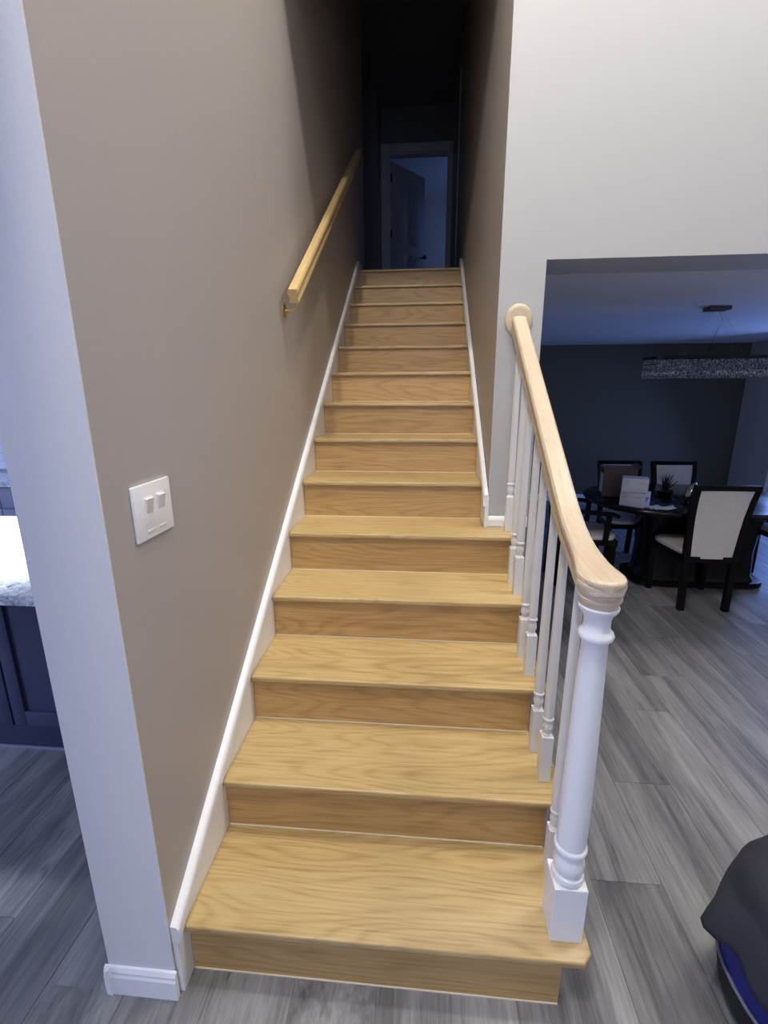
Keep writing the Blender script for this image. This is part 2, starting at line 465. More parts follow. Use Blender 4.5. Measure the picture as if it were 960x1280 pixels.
ST(box('wall_hall_front', 'paint_hall_dimmed', (-1.6, -0.192, HALL_Y0 - 0.1, HALL_Y0, 2.66, 5.15)), 'near wall of the dark upstairs hallway')
ST(box('wall_bedroom_back', 'paint_dining_side', (-1.6, 2.6, 9.3, 9.4, 2.66, 5.15)), 'bedroom wall seen through the open door')
ST(box('wall_bedroom_left', 'paint_dining_side', (-1.6, -1.5, YD + 0.12, 9.3, 2.66, 5.15)), 'left wall of the bedroom upstairs')
ST(box('wall_bedroom_right', 'paint_dining_side', (2.5, 2.6, YD + 0.12, 9.3, 2.66, 5.15)), 'right wall of the bedroom upstairs')
ST(box('floor_bedroom', 'upper_floor', (0.937, 2.6, 6.42, 9.4, 2.46, 2.655)), 'bedroom floor upstairs')
cs = bpy.data.objects.new('trim_3', None); C.objects.link(cs); cs.location = ((DX0 + DX1) / 2, YD, 2.66); ST(cs, 'casing around the upstairs door')
box('casing', 'hall_trim', (DX0 - 0.1, DX0, YD - 0.02, YD, 2.66, DZT + 0.1), cs, 0.004)
box('casing', 'hall_trim', (DX1, min(DX1 + 0.05, 0.935), YD - 0.02, YD, 2.66, DZT + 0.1), cs, 0.004)
box('casing', 'hall_trim', (DX0, DX1, YD - 0.02, YD, DZT, DZT + 0.1), cs, 0.004)
for x0, x1 in ((DX0, DX0 + 0.018), (DX1 - 0.018, DX1)):
    box('jamb', 'hall_trim', (x0, x1, YD, YD + 0.12, 2.66, DZT), cs)
box('jamb', 'hall_trim', (DX0 + 0.018, DX1 - 0.018, YD, YD + 0.12, DZT - 0.018, DZT), cs)
ST(box('trim_4', 'hall_trim', (0.927, 0.937, 4.9, 4.99, 2.68, 4.78), None, 0.004), 'door casing on the right wall upstairs')
# the door leaf, swung into the bedroom
dl = bpy.data.objects.new('door_2', None); C.objects.link(dl)
dl.location = (DX0 + 0.02, YD + 0.115, 2.67); dl.rotation_euler = (0, 0, math.radians(52)); ST(dl, 'panelled upstairs door standing ajar into the blue-lit room')
DW, DHt = 0.75, 1.93
box('door_leaf', 'door_white', (0, DW, 0, 0.034, 0, DHt), dl, 0.002, world=False)
for zz0, zz1 in ((0.2, 0.85), (1.0, 1.78)):
    for xx0, xx1 in ((0.1, 0.34), (0.41, 0.65)):
        box('door_panel', 'door_white', (xx0, xx1, -0.008, 0.0, zz0, zz1), dl, 0.003, world=False)
for zz in (0.35, 1.0, 1.68):
    box('hinge', 'black_metal', (-0.014, 0.012, -0.012, 0.006, zz, zz + 0.1), dl, 0.002, world=False)
kb = bmesh.new()
add_sweep(kb, circ(0.012, 10), [(0.69, -0.001, 0.86), (0.69, -0.05, 0.86)], [(0, 0, 1)] * 2)
add_sweep(kb, circ(0.03, 14), [(0.69, -0.045, 0.86), (0.69, -0.055, 0.86), (0.69, -0.075, 0.86), (0.69, -0.085, 0.86)], [(0, 0, 1)] * 4, True, [0.5, 0.95, 0.95, 0.5])
finish(kb, 'door_knob', 'black_metal', dl, False, 50)

# ------------------------------------------------------------------ floor planks
PW, PL, GAP = 0.2286, 1.5, 0.0012
fl = bpy.data.objects['floor']
bm = bmesh.new()
add_box(bm, -PW / 2 + GAP / 2, PW / 2 - GAP / 2, -PL / 2 + GAP / 2, PL / 2 - GAP / 2, 0, 0.0028)
top = [e for e in bm.edges if all(v.co.z > 0.002 for v in e.verts)]
bmesh.ops.bevel(bm, geom=top, offset=0.0006, segments=1, affect='EDGES')
me_pl = bpy.data.meshes.new('plank'); bm.to_mesh(me_pl); bm.free(); me_pl.materials.append(M['plank'])
offs = {0: 0.37, 1: 0.80, 2: 1.28, 3: 0.10, 4: 0.55, 5: 1.05}
def plank_at(x, y, y0=None, y1=None):
    o = bpy.data.objects.new('plank', me_pl); C.objects.link(o)
    o.parent = fl
    w = Vector((x, y, -0.0028)); o.location = w - fl.location
    if y0 is not None:
        o.scale = (1, (y1 - y0) / PL, 1); o.location = Vector((x, (y0 + y1) / 2, -0.0028)) - fl.location
    return o
XB = 1.438
for i in range(-13, 14):
    xc = XB - PW / 2 + i * PW
    if -0.192 - PW / 2 < xc < 0.937 + 0: ymax = 0.02 if xc > -0.05 else -0.05
    elif xc <= -0.192: ymax = 0.86
    elif xc < 1.129 + 0.02: ymax = 1.4
    else: ymax = 4.4
    if xc < -1.6: continue
    y = offs[i % 6] - 2 * PL if (i % 6) in offs else -2.0
    while y < ymax:
        if y + PL > -1.0:
            y1 = min(y + PL, ymax) if ymax < 3 else y + PL
            if y1 - y > 0.05:
                plank_at(xc, 0, y, y1) if y1 - y < PL - 0.001 else plank_at(xc, y + PL / 2)
        y += PL

# ------------------------------------------------------------------ staircase
st = empty('staircase', (W / 2, 0, 0), 'oak staircase with white skirts climbing between the walls to the dark landing', 'staircase')
def tread(n):
    z1 = n * R; z0 = z1 - TH
    y0 = (n - 1) * T; y1 = n * T + OV
    if n == NL: y1 = y0 + 0.30
    if n >= 6: pts = [(0.0005, y0), (W - 0.0005, y0), (W - 0.0005, y1), (0.0005, y1)]
    elif n == 5: pts = [(0.0005, y0), (XO - 0.018, y0), (XO, y0 + 0.018), (XO, WF - 0.022), (W - 0.0005, WF - 0.022), (W - 0.0005, y1), (0.0005, y1)]
    elif n == 1: pts = [(0.0005, y0), (-0.006, y0), (-0.006, y0 - 0.003), (XO - 0.022, y0 - 0.003), (XO, y0 + 0.02), (XO, y1 - 0.0005), (0.0005, y1 - 0.0005)][2:] + [(0.0005, y0)]
    else: pts = [(0.0005, y0), (XO - 0.018, y0), (XO, y0 + 0.018), (XO, y1), (0.0005, y1)]
    bm = bmesh.new()
    add_prism(bm, pts, 2, z0, z1)
    es = [e for e in bm.edges if all(abs(v.co.y - y0) < 0.03 for v in e.verts) and abs(e.verts[0].co.z - e.verts[1].co.z) < 1e-6 and abs(e.verts[0].co.x - e.verts[1].co.x) > 0.01]
    bmesh.ops.bevel(bm, geom=es, offset=0.005, segments=3, affect='EDGES', profile=0.5)
    return finish(bm, 'tread', 'oak_tread', st, True, 35)
def riser(n):
    y = (n - 1) * T + OV
    x1 = W - 0.0005 if n >= 6 else (1.008 if n == 1 else 1.022)
    b = (0.0005, x1, y, y + 0.016, (n - 1) * R + 0.0005, n * R - TH)
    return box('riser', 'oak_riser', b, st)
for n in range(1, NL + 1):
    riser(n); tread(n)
    x1 = W - 0.001 if n >= 6 else (1.007 if n == 1 else 1.021)
    box('caulk_bead', 'caulk_line', (0.001, x1, (n - 1) * T + OV - 0.0028, (n - 1) * T + OV, (n - 1) * R + (0.0002 if n > 1 else 0), (n - 1) * R + 0.0035), st)
# skirts: board against the wall with a cap moulding following the pitch
S = R / T
def pitch(y, d): return R + S * y + d
ya, yb = -0.034, 13 * T + 0.28
bd = prism('skirt_board', 'trim_white', [(ya, 0.0), (0.33, 0.0), (yb, 2.2), (yb, 2.76), (13 * T + 0.0, pitch(13 * T, 0.06)), (ya, pitch(ya, 0.06))], 0, -0.0137, 0.0, st)
CAPP = [(-0.0137, 0.012), (0.007, 0.012), (0.0095, 0.020), (0.0095, 0.050), (0.007, 0.060), (0.002, 0.066), (-0.0137, 0.068)]
def cap_strip(name, y0, y1, mirror_x=None):
    bm = bmesh.new()
    rows = []
    for y in (y0, y1):
        rows.append([bm.verts.new(((x if mirror_x is None else mirror_x - x), y, pitch(y, d))) for x, d in CAPP])
    n = len(CAPP)
    for k in range(n):
        bm.faces.new((rows[0][k], rows[0][(k + 1) % n], rows[1][(k + 1) % n], rows[1][k]))
    bm.faces.new(rows[0]); bm.faces.new(rows[1][::-1])
    return finish(bm, name, 'trim_white', st)
cap_strip('skirt_cap', ya - 0.002, 13 * T + 0.01)
ysr = WF - 0.034
prism('skirt_board', 'trim_white', [(ysr, 0.952), (WF + 0.2, 0.952), (WF + 0.4, 0.95), (yb, 2.3), (yb, 2.76), (13 * T, pitch(13 * T, 0.06)), (ysr, pitch(ysr, 0.04))], 0, W, W + 0.0178, st)
cap_strip('skirt_cap', ysr - 0.004, 13 * T + 0.01, W)
# closed outer stringer under the open treads
pts = [(OV + 0.017, 0.0)]
pts = [(OV + 0.017, 0.0), (WF, 0.0), (WF, 5 * R - TH - 0.001)]
for n in range(5, 0, -1):
    yy = (n - 1) * T + OV + 0.017
    pts.append((yy, n * R - TH - 0.001))
    if n > 1: pts.append((yy, (n - 1) * R - TH - 0.001))
prism('outer_stringer', 'trim_white', pts, 0, 0.985, 1.004, st)

# baseboards
def baseboard(name, pts_fn, label): pass
BBP = [(0, 0), (0.013, 0), (0.013, 0.062), (0.010, 0.070), (0.010, 0.077), (0.005, 0.088), (0, 0.09)]
ST(prism('baseboard_left', 'trim_white', [(-0.044 - d, z) for d, z in BBP], 0, -0.21, -0.008), 'white moulded baseboard at the foot of the pale jamb')
ST(prism('baseboard_right', 'trim_white', [(WF - 0.0065 - d * 0.9, 0.951 + z * 0.55) for d, z in BBP], 0, 0.925, 1.125), 'short white baseboard where the white wall meets the fifth step')
prb = [(-0.192 - d, z) for d, z in BBP]
ST(prism('baseboard_kitchen', 'trim_white', prb, 1, -0.06, 3.1), 'white baseboard on the kitchen side of the stair wall')

# ------------------------------------------------------------------ stair railing with turned balusters
XR = 1.026
NX, NY = 1.018, 0.085
rl = empty('stair_railing', (XR, 0.09, R), 'white turned balusters and newel post under a pale maple handrail on the open side', 'railing')
def rail_z(y):
    if y > 0.44: return 1.887 - 0.672 * (WF - y)
    # easing to level towards the newel
    z1 = 1.887 - 0.672 * (WF - 0.44)
    t = max(0, min(1.0, (0.44 - y) / 0.325))
    return z1 - 0.672 * 0.325 * (t - 0.5 * t * t)
RP = []
RP = [(-0.024, 0.028), (-0.015, 0.0305), (0.0, 0.0315), (0.015, 0.0305), (0.024, 0.028), (0.0295, 0.022), (0.031, 0.014), (0.0305, 0.006), (0.027, -0.001), (0.0255, -0.007), (0.0275, -0.012), (0.0295, -0.018), (0.029, -0.028), (0.024, -0.0315),
      (-0.024, -0.0315), (-0.029, -0.028), (-0.0295, -0.018), (-0.0275, -0.012), (-0.0255, -0.007), (-0.027, -0.001), (-0.0305, 0.006), (-0.031, 0.014), (-0.0295, 0.022)]
ys = [WF - 0.022, 1.1, 0.8, 0.6, 0.5, 0.45, 0.41, 0.37, 0.33, 0.29, 0.25, 0.21, 0.17, 0.135, 0.11, 0.085, 0.065, 0.05, 0.04, 0.034, 0.031]
path = [(XR + (NX - XR) * max(0.0, min(1.0, (0.2 - y) / 0.1)), y, rail_z(y)) for y in ys]
DROP = [0] * 12 + [0.06, 0.18, 0.3, 0.36, 0.36, 0.36, 0.36, 0.36, 0.36]
path = [(p[0], p[1], p[2] + 0.0315 * d) for p, d in zip(path, DROP)]
hr_bm = bmesh.new()
sc = [(1, 1)] * 10 + [(1.05, 1.0), (1.14, 1.0), (1.28, 0.94), (1.44, 0.82), (1.56, 0.7), (1.60, 0.64), (1.48, 0.62), (1.22, 0.60), (0.89, 0.57), (0.53, 0.5), (0.15, 0.4)]
add_sweep(hr_bm, RP, path, None, True, sc)
hr = finish(hr_bm, 'handrail', 'maple_rail', rl, True, 30)
zc = rail_z(0.1)
bm = bmesh.new()   # rounded cap block over the newel
rings = [(0.82, -0.019), (0.85, -0.016), (0.90, -0.006), (0.955, 0.004), (0.97, 0.010), (0.95, 0.016), (0.85, 0.020), (0.5, 0.022), (0.2, 0.022)]
vs = []
for k, dz in rings:
    row = []
    for j in range(28):
        a = 2 * math.pi * j / 28
        row.append(bm.verts.new((NX + 0.052 * k * math.cos(a), NY + (0.062 if math.sin(a) > 0 else 0.054) * k * math.sin(a), zc + dz)))
    vs.append(row)
for a, b in zip(vs, vs[1:]):
    for j in range(28): bm.faces.new((a[j], a[(j + 1) % 28], b[(j + 1) % 28], b[j]))
bm.faces.new(vs[0][::-1]); bm.faces.new(vs[-1])
cap_o = finish(bm, 'rail_cap', 'maple_rail', hr, True, 70)
zb = zc - 0.019
lathe('cap_collar', 'maple_rail', [(0.039, zb - 0.022), (0.040, zb - 0.009), (0.045, zb - 0.007), (0.046, zb - 0.001), (0.042, zb + 0.002)], NX, NY, hr)
# rosette on the white wall
rb = bmesh.new()
ro = [(0.060, WF - 0.0065), (0.060, WF - 0.014), (0.055, WF - 0.020), (0.046, WF - 0.0215), (0.045, WF - 0.024), (0.02, WF - 0.025)]
vs = [[rb.verts.new((XR + r * math.cos(2 * math.pi * j / 32), y, 1.885 + 1.12 * r * math.sin(2 * math.pi * j / 32))) for j in range(32)] for r, y in ro]
for a, b in zip(vs, vs[1:]):
    for j in range(32): rb.faces.new((a[j], a[(j + 1) % 32], b[(j + 1) % 32], b[j]))
rb.faces.new(vs[0]); rb.faces.new(vs[-1][::-1])
finish(rb, 'rosette', 'maple_rail', rl, True, 40)
# newel post
npst = empty('newel_post', (0, 0, 0), None, None); npst.parent = rl; npst.location = (NX - XR, NY - 0.09, 0)
bm = bmesh.new()
h = 0.0415
add_box(bm, NX - h, NX + h, NY - h, NY + h, R, 0.365, 0.0015, 1)
finish(bm, 'square_base', 'post_white', npst, True)
zt = zb - 0.022
prof = [(0.036, 0.365), (0.040, 0.368), (0.041, 0.376), (0.039, 0.384), (0.033, 0.388), (0.036, 0.394), (0.0385, 0.405), (0.039, 0.418), (0.036, 0.432), (0.031, 0.445), (0.0295, 0.451), (0.034, 0.453), (0.0395, 0.457), (0.041, 0.464), (0.0395, 0.471), (0.036, 0.474),
        (0.0365, 0.50), (0.0365, 0.60), (0.035, 0.72), (0.0325, 0.85), (0.030, 0.97), (0.0285, zt - 0.085), (0.030, zt - 0.083), (0.037, zt - 0.079), (0.039, zt - 0.072), (0.037, zt - 0.065), (0.031, zt - 0.060), (0.029, zt - 0.056), (0.0285, zt - 0.035), (0.031, zt - 0.024), (0.038, zt - 0.014), (0.042, zt - 0.009), (0.043, zt - 0.003), (0.041, zt)]
lathe('turned_shaft', 'post_white', prof, NX, NY, npst, True, 32, 40)
# balusters, two to a tread
def baluster(y, n):
    zb0 = n * R
    zt = rail_z(y) - 0.022
    b = empty('baluster', (0, 0, 0), None, None); b.parent = rl
    b.location = Vector((XR, y, zb0)) - wloc(rl)
    bm = bmesh.new(); hh = 0.0178
    bh = 0.165
    add_box(bm, XR - hh, XR + hh, y - hh, y + hh, zb0, zb0 + bh, 0.001, 1)
    # pyramid shoulders
    add_lathe(bm, [(0.0168, zb0 + bh), (0.013, zb0 + bh + 0.007)], XR, y, 16)
    finish(bm, 'square_base', 'post_white', b, True)
    z = zb0 + bh + 0.006
    pr = [(0.012, z), (0.0115, z + 0.004), (0.0145, z + 0.012), (0.0165, z + 0.022), (0.0155, z + 0.033), (0.0125, z + 0.044), (0.0125, z + 0.047), (0.017, z + 0.049), (0.0178, z + 0.053), (0.017, z + 0.057), (0.0145, z + 0.059), (0.0155, z + 0.075), (0.0155, z + 0.15), (0.0145, z + 0.3), (0.0125, max(z + 0.4, zt - 0.1)), (0.0115, zt)]
    lathe('turned_shaft', 'post_white', pr, XR, y, b, True, 18, 40)
for y, n in ((0.235, 1), (0.389, 2), (0.515, 2), (0.677, 3), (0.80, 3), (0.972, 4), (1.092, 4), (1.26, 5)):
    baluster(y, n)

# ------------------------------------------------------------------ wall handrail
wr = empty('wall_handrail', (0.03, 1.27, 1.0), 'pale oak handrail fixed to the left wall with brass brackets', 'handrail')
WRP = [(-0.0225, 0.012), (-0.0225, 0.022), (-0.016, 0.030), (0.016, 0.030), (0.0225, 0.022), (0.0225, 0.010), (0.016, -0.002), (0.016, -0.012), (0.021, -0.018), (0.021, -0.030), (-0.021, -0.030), (-0.021, -0.018), (-0.016, -0.012), (-0.016, -0.002)]
WX = 0.05
def wz(y): return 1.995 + S * (y - 1.27)
wr.location = (WX, 1.27, 1.96)
bm = bmesh.new()
add_sweep(bm, WRP, [(WX, 1.26, wz(1.26)), (WX, 2.5, wz(2.5)), (WX, 3.5, wz(3.5))])
finish(bm, 'rail', 'oak_wall_rail', wr, True, 50)
for y in (1.33, 2.4, 3.4):
    z = wz(y) - 0.035
    b = tube('bracket', 'brass', [(WX, y, z), (WX, y, z - 0.02), (WX - 0.006, y, z - 0.045), (WX - 0.03, y, z - 0.058), (-0.010, y, z - 0.058)], 0.006, wr, True, 10, None, [(0, 1, 0)] * 5)
    bm = bmesh.new()
    add_sweep(bm, circ(0.028, 18), [(-0.0138, y, z - 0.058), (-0.010, y, z - 0.058), (-0.007, y, z - 0.058)], [(0, 0, 1)] * 3, True, [1, 1, 0.8])
    finish(bm, 'wall_plate', 'brass', b, True, 40)
    box('saddle', 'brass', (WX - 0.012, WX + 0.012, y - 0.03, y + 0.03, z + 0.0, z + 0.004), b)

# ------------------------------------------------------------------ light switch
sw = empty('light_switch', (-0.0139, 0.126, 1.257), 'white double light switch plate on the taupe stair wall', 'light switch')
SY0, SY1, SZ0, SZ1 = 0.05, 0.203, 1.257, 1.386
X0 = -0.0138
box('plate', 'plastic_white', (X0, X0 + 0.008, SY0, SY1, SZ0, SZ1), sw, 0.003)
for ym in (0.101, 0.152):
    a = box('rocker', 'plastic_white', (X0 + 0.008, X0 + 0.0098, ym - 0.017, ym + 0.017, SZ0 + 0.030, SZ1 - 0.030), sw, 0.0008)
    prism('paddle', 'plastic_grey', [(X0 + 0.0098, SZ0 + 0.062), (X0 + 0.0105, SZ0 + 0.062), (X0 + 0.0165, SZ1 - 0.034), (X0 + 0.0098, SZ1 - 0.032)], 1, ym - 0.014, ym + 0.014, a)
    box('dimmer_slot', 'plastic_grey', (X0 + 0.008, X0 + 0.0105, ym - 0.014, ym + 0.014, SZ0 + 0.016, SZ0 + 0.021), sw, 0.0006)

# ------------------------------------------------------------------ dining room furniture
def make_chair(label, group, arms=False, name='dining_chair'):
    # faces local +y, origin on the floor under the seat
    r = empty(name, (0, 0, 0), label, 'chair', group)
    sq = [(-1, -1), (1, -1), (1, 1), (-1, 1)]
    def leg(x, y0, pts, w0=0.020):
        bm = bmesh.new()
        add_sweep(bm, [(a * w0, b * w0) for a, b in sq], pts, [(0, 1, 0)] * len(pts), True, None)
        return finish(bm, 'leg', 'black_wood', r, False)
    for s in (-1, 1):
        leg(s, 0, [(s * 0.205, 0.195, 0.0), (s * 0.21, 0.195, 0.40)])
        leg(s, 0, [(s * 0.157, -0.215, 0.0), (s * 0.165, -0.20, 0.40)])
    # back posts with a gentle sabre curve
    curve = [(-0.198, 0.385), (-0.200, 0.48), (-0.205, 0.60), (-0.215, 0.72), (-0.235, 0.84), (-0.258, 0.925)]
    for s in (-1, 1):
        bm = bmesh.new()
        add_sweep(bm, [(a * 0.021, b * 0.018) for a, b in sq], [(s * (0.162 + 0.034 * (z - .385) / .54), y, z) for y, z in curve], [(0, 1, 0)] * 6)
        finish(bm, 'back_post', 'black_wood', r, False)
    bm = bmesh.new()
    add_box(bm, -0.214, 0.214, -0.282, -0.240, 0.915, 0.953, 0.006)
    finish(bm, 'top_rail', 'black_wood', r, False, 40)
    # upholstered back
    bm = bmesh.new()
    c2 = [(-0.199, 0.405)] + curve[1:5] + [(-0.257, 0.918)]
    front = []; back = []
    for y, z in c2:
        hw = 0.142 + 0.034 * (z - .385) / .54
        front.append([bm.verts.new((hw * u, y + 0.016 + 0.014 * (1 - u * u), z)) for u in (-1, -.5, 0, .5, 1)])
        back.append([bm.verts.new((hw * u, y - 0.014 - 0.010 * (1 - u * u), z)) for u in (-1, -.5, 0, .5, 1)])
    for rows in (front, back):
        for a, b in zip(rows, rows[1:]):
            for k in range(4): bm.faces.new((a[k], a[k + 1], b[k + 1], b[k]))
    for a, b, c, d in zip(front, front[1:], back, back[1:]):
        bm.faces.new((a[0], b[0], d[0], c[0])); bm.faces.new((a[4], b[4], d[4], c[4]))
    for f, b in ((front[0], back[0]), (front[-1], back[-1])):
        for k in range(4): bm.faces.new((f[k], f[k + 1], b[k + 1], b[k]))
    finish(bm, 'back_pad', 'cream_leather', r, False, 50)
    # seat frame and cushion
    bm = bmesh.new()
    fr = [(-0.235, 0.222), (0.235, 0.222), (0.185, -0.22), (-0.185, -0.22)]
    add_prism(bm, fr, 2, 0.375, 0.42)
    finish(bm, 'seat_frame', 'black_wood', r, False)
    bm = bmesh.new()
    rows = []
    for k, (kx, z) in enumerate(((1.0, 0.42), (1.03, 0.435), (1.02, 0.452), (0.9, 0.465), (0.5, 0.473), (0.05, 0.475))):
        row = []
        for j in range(24):
            a = 2 * math.pi * j / 24
            c, s = math.cos(a), math.sin(a)
            px = math.copysign(abs(c) ** 0.4, c); py = math.copysign(abs(s) ** 0.4, s)
            row.append(bm.verts.new((px * (0.205 + 0.025 * py) * kx, (py * 0.215 + 0.01) * kx, z)))
        rows.append(row)
    for a, b in zip(rows, rows[1:]):
        for j in range(24): bm.faces.new((a[j], a[(j + 1) % 24], b[(j + 1) % 24], b[j]))
    bm.faces.new(rows[0][::-1]); bm.faces.new(rows[-1])
    finish(bm, 'seat_cushion', 'cream_leather', r, False, 50)
    if arms:
        for s in (-1, 1):
            bm = bmesh.new()
            add_sweep(bm, [(a * 0.024, b * 0.014) for a, b in sq], [(s * 0.20, -0.21, 0.66), (s * 0.235, -0.02, 0.655), (s * 0.245, 0.16, 0.64), (s * 0.24, 0.20, 0.625)])
            finish(bm, 'armrest', 'black_wood', r, False)
            bm = bmesh.new()
            add_sweep(bm, [(a * 0.017, b * 0.017) for a, b in sq], [(s * 0.232, 0.12, 0.39), (s * 0.243, 0.13, 0.635)], [(0, 1, 0)] * 2)
            finish(bm, 'arm_post', 'black_wood', r, False)
    return r
G = 'dining chairs around the black table'
ch = make_chair('cream and black dining chair nearest the stairs, its back turned to the camera', G)
ch.location = (2.70, 2.705, 0)
c2 = copy_tree(ch); c2.location = (3.01, 3.56, 0); c2.rotation_euler = (0, 0, math.pi); c2.scale = (0.95, 0.95, 0.97)
c2['label'] = 'dining chair across the table, its cream back showing behind the spiky plant'
c3 = copy_tree(ch); c3.location = (2.52, 3.58, 0); c3.rotation_euler = (0, 0, math.pi); c3.scale = (0.95, 0.95, 0.97)
c3['label'] = 'dining chair across the table, mostly hidden behind the brown cardboard box'
a1 = make_chair('dark armchair with cream seat at the table end beside the handrail', G, True, 'dining_armchair')
a1.location = (1.955, 3.05, 0); a1.rotation_euler = (0, 0, -math.pi / 2)
a2 = copy_tree(a1); a2.location = (3.75, 3.12, 0); a2.rotation_euler = (0, 0, math.pi / 2)
a2['label'] = 'dark armchair at the table end nearest the glass door, cut by the frame edge'

tb = empty('dining_table', (2.84, 3.12, 0), 'glossy black oval dining table on a massive pedestal', 'table')
TX, TY, TZ = 2.84, 3.12, 0.722
bm = bmesh.new()
rows = []
for k, z in ((0.965, TZ - 0.045), (0.985, TZ - 0.04), (1.0, TZ - 0.022), (0.995, TZ - 0.006), (0.985, TZ)):
    rows.append([bm.verts.new((TX + x * k, TY + y * k, z)) for x, y in superell(0.83, 0.585, 56, 2.5)])
for a, b in zip(rows, rows[1:]):
    for j in range(56): bm.faces.new((a[j], a[(j + 1) % 56], b[(j + 1) % 56], b[j]))
bm.faces.new(rows[0][::-1]); bm.faces.new(rows[-1])
finish(bm, 'tabletop', 'black_lacquer', tb, True, 40)
bm = bmesh.new()
rows = []
for k, z in ((0.93, 0.055), (0.88, 0.10), (0.86, 0.30), (0.90, 0.52), (1.0, TZ - 0.046)):
    rows.append([bm.verts.new((TX + 0.07 + x * k, TY + y * k, z)) for x, y in superell(0.50, 0.22, 40, 5)])
for a, b in zip(rows, rows[1:]):
    for j in range(40): bm.faces.new((a[j], a[(j + 1) % 40], b[(j + 1) % 40], b[j]))
bm.faces.new(rows[0][::-1]); bm.faces.new(rows[-1])
finish(bm, 'pedestal', 'black_lacquer', tb, True, 40)
bm = bmesh.new(); add_prism(bm, [(TX + 0.07 + x, TY + y) for x, y in superell(0.52, 0.235, 40, 5)], 2, 0.015, 0.055)
finish(bm, 'plinth', 'black_lacquer', tb)
for sx in (-1, 1):
    for sy in (-1, 1):
        lathe('foot', 'black_wood', [(0.02, 0), (0.025, 0.005), (0.025, 0.015)], TX + 0.07 + sx * 0.42, TY + sy * 0.17, tb, True, 12)

# things on the table
def carton(name, label, cx, cy, z, w, d, h, rz, mat, group=None, prints=True):
    r = empty(name, (cx, cy, z), label, 'box', group, rz)
    box('carton', mat, (-w / 2, w / 2, -d / 2, d / 2, 0.0005, h), r, 0.002, world=False)
    box('lid_seam', 'print_grey', (-w / 2 + 0.004, w / 2 - 0.004, -0.002, 0.002, h, h + 0.0006), r, world=False)
    if prints:
        for k in range(4):
            box('print_line', 'print_grey', (-w / 2 + 0.015, -w / 2 + 0.015 + 0.03 + 0.012 * (k % 2), -d / 2 - 0.0006, -d / 2, h * 0.55 + k * 0.010, h * 0.55 + k * 0.010 + 0.003), r, world=False)
        box('print_line', 'print_grey', (w * 0.08, w * 0.36, -d / 2 - 0.0006, -d / 2, h * 0.66, h * 0.70), r, world=False)
        box('print_mark', 'print_black', (w / 2, w / 2 + 0.0006, -d * 0.22, -d * 0.05, h * 0.42, h * 0.74), r, world=False)
        box('print_mark', 'print_black', (w / 2, w / 2 + 0.0006, d * 0.05, d * 0.14, h * 0.52, h * 0.70), r, world=False)
    return r
carton('white_carton', 'lower of two stacked white printed cartons on the dining table', 2.255, 2.80, TZ, 0.175, 0.135, 0.110, -0.72, 'box_white', 'stacked white cartons')
carton('white_carton', 'upper of two stacked white printed cartons on the dining table', 2.238, 2.795, TZ + 0.114, 0.178, 0.135, 0.105, -0.36, 'box_white', 'stacked white cartons')
cb = carton('cardboard_box', 'open brown cardboard box on the table beside the white cartons', 2.26, 3.20, TZ, 0.25, 0.22, 0.235, -0.15, 'cardboard', None, False)
for sx in (-1, 1):
    prism('flap', 'cardboard', [(sx * 0.125, 0.235), (sx * 0.128, 0.235), (sx * 0.16, 0.26), (sx * 0.157, 0.262)], 1, -0.11, 0.11, cb, False)
box('label_sheet', 'paper', (-0.1256, -0.125, -0.095, 0.02, 0.03, 0.19), cb, world=False)
# spiky plant in a small bowl
pp = empty('spiky_plant', (2.65, 3.16, TZ), 'small dark spiky-leaved plant in a black bowl on the table', 'plant')
lathe('bowl', 'black_lacquer', [(0.035, TZ + 0.0005), (0.055, TZ + 0.015), (0.065, TZ + 0.045), (0.06, TZ + 0.046), (0.04, TZ + 0.03)], 2.65, 3.16, pp)
rnd = random.Random(3)
bmp = None
for k in range(26):
    a = rnd.uniform(0, 2 * math.pi); el = rnd.uniform(0.25, 1.45); L = rnd.uniform(0.12, 0.175)
    d = Vector((math.cos(a) * math.cos(el), math.sin(a) * math.cos(el), math.sin(el)))
    p0 = Vector((2.65, 3.16, TZ + 0.04))
    bm = bmesh.new()
    pth = [p0 + d * 0.012, p0 + d * L * 0.4 + Vector((0, 0, .004)), p0 + d * L * 0.75 + Vector((0, 0, .003)), p0 + d * L + Vector((0, 0, -0.004))]
    add_sweep(bm, [(-0.007, 0), (0, 0.0025), (0.007, 0), (0, -0.0012)], pth, None, True, [0.7, 1.0, 0.7, 0.08])
    finish(bm, 'leaf', 'plant_dark', pp)
# tilted metallic vase
vz = empty('metallic_vase', (2.665, 2.86, TZ), 'shiny gold teardrop ornament beside the spiky plant', 'ornament')
lathe('vase_base', 'black_lacquer', [(0.035, TZ + 0.0005), (0.036, TZ + 0.008), (0.012, TZ + 0.016), (0.010, TZ + 0.03)], 2.665, 2.86, vz)
bm = bmesh.new()
axis = Vector((0.35, 0.0, 1.0)).normalized()
p0 = Vector((2.665, 2.86, TZ + 0.022))
add_sweep(bm, circ(0.042, 20), [p0 + axis * t for t in (0.0, 0.012, 0.038, 0.075, 0.112, 0.142, 0.16)], [(0, 1, 0)] * 7, True, [0.25, 0.55, 0.9, 1.0, 0.82, 0.45, 0.12])
finish(bm, 'vase_body', 'gold_metal', vz, True, 60)
